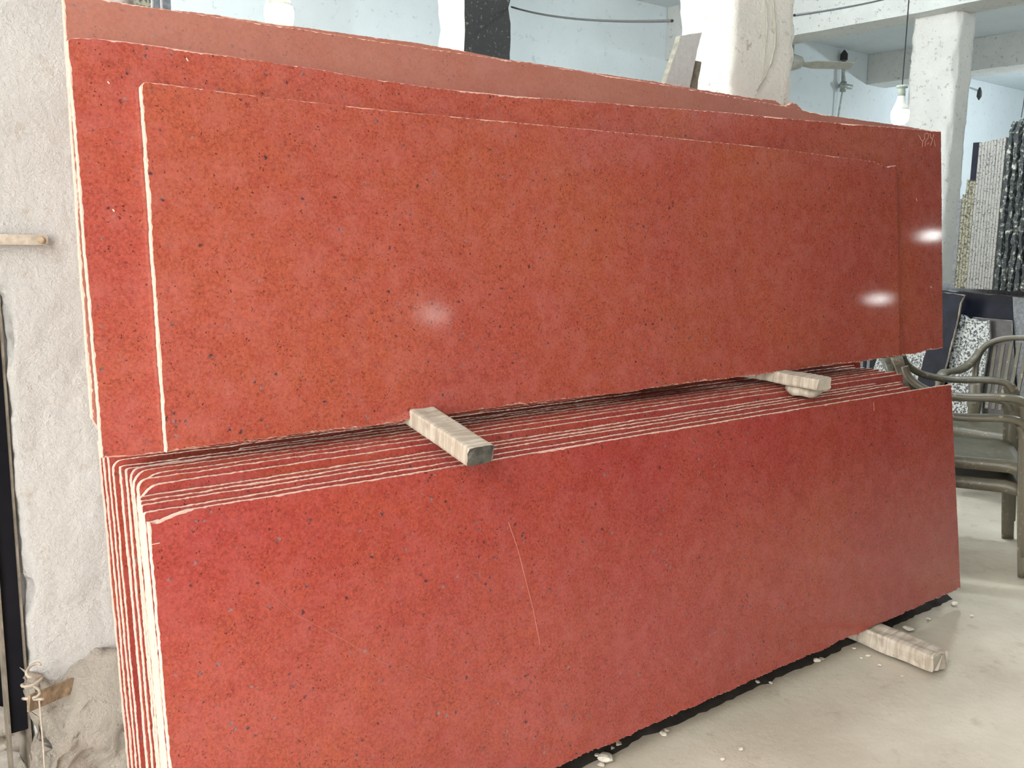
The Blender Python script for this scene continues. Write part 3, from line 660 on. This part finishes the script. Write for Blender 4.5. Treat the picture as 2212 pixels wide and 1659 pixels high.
# ------------------------------------------------------------------ plastic armchairs
def bar(bm, pts, w, t, wdir):
    """flat bar swept along pts; w across wdir, t across the other way; values may be lists"""
    pts = [Vector(p) for p in pts]; n = len(pts); rings = []
    # smooth path
    P = []; Ws = w if isinstance(w, (list, tuple)) else [w]*n; Ts = t if isinstance(t, (list, tuple)) else [t]*n; W2 = []; T2 = []
    for i in range(n-1):
        p0, p1, p2, p3 = pts[max(i-1, 0)], pts[i], pts[i+1], pts[min(i+2, n-1)]
        for s in range(5):
            u = s/5; P.append(.5*((2*p1)+(p2-p0)*u+(2*p0-5*p1+4*p2-p3)*u*u+(3*p1-p0-3*p2+p3)*u**3)); W2.append(Ws[i]*(1-u)+Ws[i+1]*u); T2.append(Ts[i]*(1-u)+Ts[i+1]*u)
    P.append(pts[-1]); W2.append(Ws[-1]); T2.append(Ts[-1])
    wd_ = Vector(wdir) if not callable(wdir) else None
    for i, p in enumerate(P):
        tg = (P[min(i+1, len(P)-1)]-P[max(i-1, 0)]).normalized(); x = wd_-tg*wd_.dot(tg); x.normalize(); y = tg.cross(x)
        a, b = W2[i]/2, T2[i]/2; prof = [(-a, -b*.4), (-a*.8, -b), (a*.8, -b), (a, -b*.4), (a, b*.4), (a*.8, b), (-a*.8, b), (-a, b*.4)]
        rings.append([bm.verts.new(p+x*u+y*v) for u, v in prof])
    for A, B in zip(rings, rings[1:]):
        for k in range(8): bm.faces.new((A[k], A[(k+1) % 8], B[(k+1) % 8], B[k]))
    bm.faces.new(rings[0]); bm.faces.new(rings[-1][::-1])
def make_chair(label):
    r = empty('plastic_armchair', (0, 0, 0)); tag(r, label, 'chair', 'plastic armchairs')
    def part(name, bm): o = mk(name, bm, M['chair'], None, None, True); o.parent = r; return o
    # seat: slightly dished, with a turned-down apron
    bm = bmesh.new(); g = []
    for j in range(13):
        row = []
        for i in range(13):
            u, v = i/12*2-1, j/12; wx = .215+.02*v; x = u*wx; y = -.20+v*.42
            z = .385-.018*(1-u*u)*math.sin(v*math.pi)+(.0 if v < .85 else -(v-.85)*.12)
            row.append(bm.verts.new((x, y, z)))
        g.append(row)
    for j in range(12):
        for i in range(12): bm.faces.new((g[j][i], g[j][i+1], g[j+1][i+1], g[j+1][i]))
    rim = g[0]+[g[j][12] for j in range(1, 13)]+g[12][11::-1]+[g[j][0] for j in range(11, 0, -1)]
    low = [bm.verts.new(v.co+Vector((0, 0, -.05))+Vector((v.co.x, v.co.y, 0))*.03) for v in rim]
    for i in range(len(rim)): j = (i+1) % len(rim); bm.faces.new((rim[i], rim[j], low[j], low[i]))
    low2 = [bm.verts.new(v.co*1.0-Vector((v.co.x, v.co.y, 0))*.04) for v in low]
    for i in range(len(rim)): j = (i+1) % len(rim); bm.faces.new((low[i], low[j], low2[j], low2[i]))
    g2 = [[bm.verts.new(v.co-Vector((0, 0, .008))-Vector((v.co.x, v.co.y, 0))*.04) for v in row] for row in g]
    for j in range(12):
        for i in range(12): bm.faces.new((g2[j][i], g2[j+1][i], g2[j+1][i+1], g2[j][i+1]))
    part('seat', bm)
    for s in (-1, 1):
        bm = bmesh.new(); bar(bm, [(s*.275, .245, 0), (s*.262, .225, .25), (s*.25, .215, .45), (s*.25, .205, .58), (s*.25, .185, .628)], [.05, .055, .065, .06, .05], .03, (0, 1, 0)); part('leg', bm)
        bm = bmesh.new(); bar(bm, [(s*.25, -.30, 0), (s*.225, -.25, .22), (s*.205, -.205, .44), (s*.215, -.215, .56)], [.05, .055, .07, .07], .028, (1, 0, 0)); part('leg', bm)
        bm = bmesh.new(); bar(bm, [(s*.25, .205, .60), (s*.253, .175, .638), (s*.258, .10, .648), (s*.262, -.05, .640), (s*.256, -.17, .655), (s*.240, -.245, .70), (s*.225, -.268, .745)], [.05, .055, .06, .052, .045, .042, .04], [.03, .028, .026, .026, .028, .03, .03], (1, 0, 0)); part('armrest', bm)
    # backrest: hoop, base rail and slats
    br = empty('backrest', (0, 0, 0)); br.parent = r
    bm = bmesh.new()
    def by(z): return -.185-(z-.42)*.30
    hoop = [(-.205, .44), (-.225, .56), (-.236, .68), (-.21, .765), (-.13, .812), (0, .828), (.13, .812), (.21, .765), (.236, .68), (.225, .56), (.205, .44)]
    bar(bm, [(x, by(z)-.03*(1-(x/.24)**2), z) for x, z in hoop], [.035]*3+[.045]*5+[.035]*3, .026, (0, 1, .2))
    for i in range(9):
        x = (i-4)*.041; zt2 = .80-.9*x*x
        bar(bm, [(x*.86, by(.43)-.02, .425), (x*.95, by(.6)-.035, .60), (x, by(zt2)-.03, zt2)], .021, .010, (1, 0, 0))
    o = mk('backrest', bm, M['chair'], None, None, False); bpy.data.objects.remove(br); o.parent = r; o.name = 'backrest'
    return r
def copy_tree(o, parent=None):
    c = o.copy(); C.objects.link(c); c.parent = parent
    for ch in list(o.children): copy_tree(ch, c)
    return c
ch1 = make_chair('olive brown plastic armchair with slatted back by the speckled granite, at the right edge')
def ground(px, D):
    a = (px-W/2)/FPX; return Vector((D*(math.sin(YAW)+a*math.cos(YAW)), D*(math.cos(YAW)-a*math.sin(YAW)), 0))
def ang(fr, fw):   # rotation so that the chair's +y points along fr*R + fw*F
    v = Vector((fr*math.cos(YAW)+fw*math.sin(YAW), -fr*math.sin(YAW)+fw*math.cos(YAW))); return math.atan2(-v.x, v.y)
# far chair faces the camera's left
p = ground(2178, 4.95); ch1.location = (p.x, p.y, 0); ch1.rotation_euler = (0, 0, ang(-.72, -.69))
p = ground(2104, 4.0)
ch2 = copy_tree(ch1); ch2.location = (p.x, p.y, 0); ch2.rotation_euler = (0, 0, ang(.93, -.36)); ch2['label'] = 'dirty plastic armchair at the bottom of the stacked pair beside the lower red stack'
ch3 = copy_tree(ch1); ch3.location = (p.x-.0, p.y, .085); ch3.rotation_euler = (0, 0, ang(.93, -.36)); ch3['label'] = 'glossy plastic armchair nested on top of the stacked pair beside the lower red stack'
# ------------------------------------------------------------------ left edge: post, irons, cord, orange panel
r = empty('steel_door_post', (.331, 2.17, 0)); tag(r, 'dark steel door post standing left of the white column', 'post')
bm = bmesh.new(); add_box(bm, (.331, 2.17, .735), (.035, .06, .93)); bmesh.ops.bevel(bm, geom=bm.edges[:], offset=.002, segments=2); child('post', bm, M['steel'], r)
for x_ in (.3115, .3505):
    bm = bmesh.new(); add_box(bm, (x_, 2.155, .61), (.004, .05, 1.22)); child('edge_strip', bm, M['stripmat'], r)
# flat iron with a bolt, upper left
e = on(1, COLY-.02, 103, 518); r = empty('iron_strap', e); tag(r, 'limewashed flat iron strap with a round bolt on the left column', 'iron strap')
l0 = on(1, COLY-.02, -60, 515); bm = bmesh.new(); hh = abs(on(1, COLY-.02, 50, 508).z-on(1, COLY-.02, 50, 530).z)
add_box(bm, ((l0.x+e.x)/2, COLY-.016, e.z), (e.x-l0.x, .012, hh)); bmesh.ops.bevel(bm, geom=bm.edges[:], offset=.002, segments=2); child('strap', bm, M['limeiron'], r)
bp = on(1, COLY-.024, 90, 519); bm = bmesh.new()
add_tube(bm, [bp+Vector((0, .01, 0)), bp, bp+Vector((0, -.004, 0))], [.0075, .0075, .005], 14); child('bolt', bm, M['rust'], r, True)
# rusty flat iron lower left
q0 = on(1, 2.02, 62, 1520); q1 = on(1, 2.13, 182, 1470); d = (q1-q0); L = d.length; rot = d.to_track_quat('X', 'Z').to_matrix()
bm = bmesh.new(); add_box(bm, (q0+q1)/2, (L, .006, .034), rot.to_3x3()); tag(mk('rusty_flat_iron', bm, M['rust'], None, (q0+q1)/2), 'rusty flat iron bar jutting from the footing of the left column', 'iron bar')
# knotted cord
kc = on(1, 2.03, 70, 1475); bm = bmesh.new()
pts = [kc+Vector((math.cos(t*1.3)*.017+math.sin(t*.5)*.006, math.sin(t*1.7)*.012, .035-t*.0055+math.sin(t)*.006)) for t in [i*.4 for i in range(36)]]
add_tube(bm, pts, .0032, 6); add_tube(bm, [kc+Vector((.01, 0, -.03)), kc+Vector((.012, 0, -.15)), kc+Vector((.010, 0, -.34))], .002, 6)
tag(mk('knotted_cord', bm, M['limeiron'], None, kc, True), 'knotted pale cord tied beside the dark door post', 'cord')
# orange panel outside
r = empty('orange_cabinet', (.42, 2.9, 0)); tag(r, 'orange painted metal body glimpsed behind the dark door post', 'metal body')
bm = bmesh.new(); add_box(bm, (.42, 2.9, .33), (.40, .2, .30)); bmesh.ops.bevel(bm, geom=bm.edges[:], offset=.02, segments=2); child('body', bm, M['orange'], r)
bm = bmesh.new(); add_box(bm, (.42, 2.9, .09), (.37, .18, .18)); child('plinth', bm, M['steel'], r)
bm = bmesh.new(); add_box(bm, (.42, 2.795, .33), (.39, .012, .018)); child('trim_strip', bm, M['limeiron'], r)
# stones at foot of the post
for i, (px_, py_, s) in enumerate([(10, 1650, .05), (48, 1600, .045), (-8, 1560, .05), (62, 1655, .03), (20, 1570, .035)]):
    bm = bmesh.new(); bmesh.ops.create_icosphere(bm, subdivisions=3, radius=s)
    for v in bm.verts: v.co += noise.noise_vector(v.co*14+Vector((i*5, 0, 0)))*s*.5; v.co.z *= .6
    o = mk('rubble_stone', bm, M['rubble']); p = on(2, .02, px_, py_); o.location = (p.x, p.y, s*.4); tag(o, 'rough pale rubble stone at the foot of the dark door post', 'stone', 'rubble at the door post')
# keep a thin metal rod below the right edge in view: leg of the chairs is enough

# granite stock along the wall behind the viewer: what the polished faces mirror
x = 1.6
for i in range(6):
    w = 1.55+.2*math.sin(i*2.1); hgt = 1.5+.25*math.sin(i*1.7+1); pl = Plane(0, 0, 0); bm = bmesh.new()
    add_box(bm, (x+w/2, YB+.45, hgt/2), (w, .04, hgt), Matrix.Rotation(.12, 3, 'X')); bmesh.ops.bevel(bm, geom=bm.edges[:], offset=.004, segments=1)
    bmesh.ops.translate(bm, verts=bm.verts, vec=(0, 0, -min(v.co.z for v in bm.verts)))
    tag(mk('standing_slab', bm, M['navy'] if i % 2 else M['greyslab'], None, (x+w/2, YB+.45, 0)), 'dark granite slab leaning on the wall behind the viewer, %s from the doorway' % ['nearest', 'second', 'third', 'fourth', 'fifth', 'farthest'][i], 'stone slab'); x += w+.12
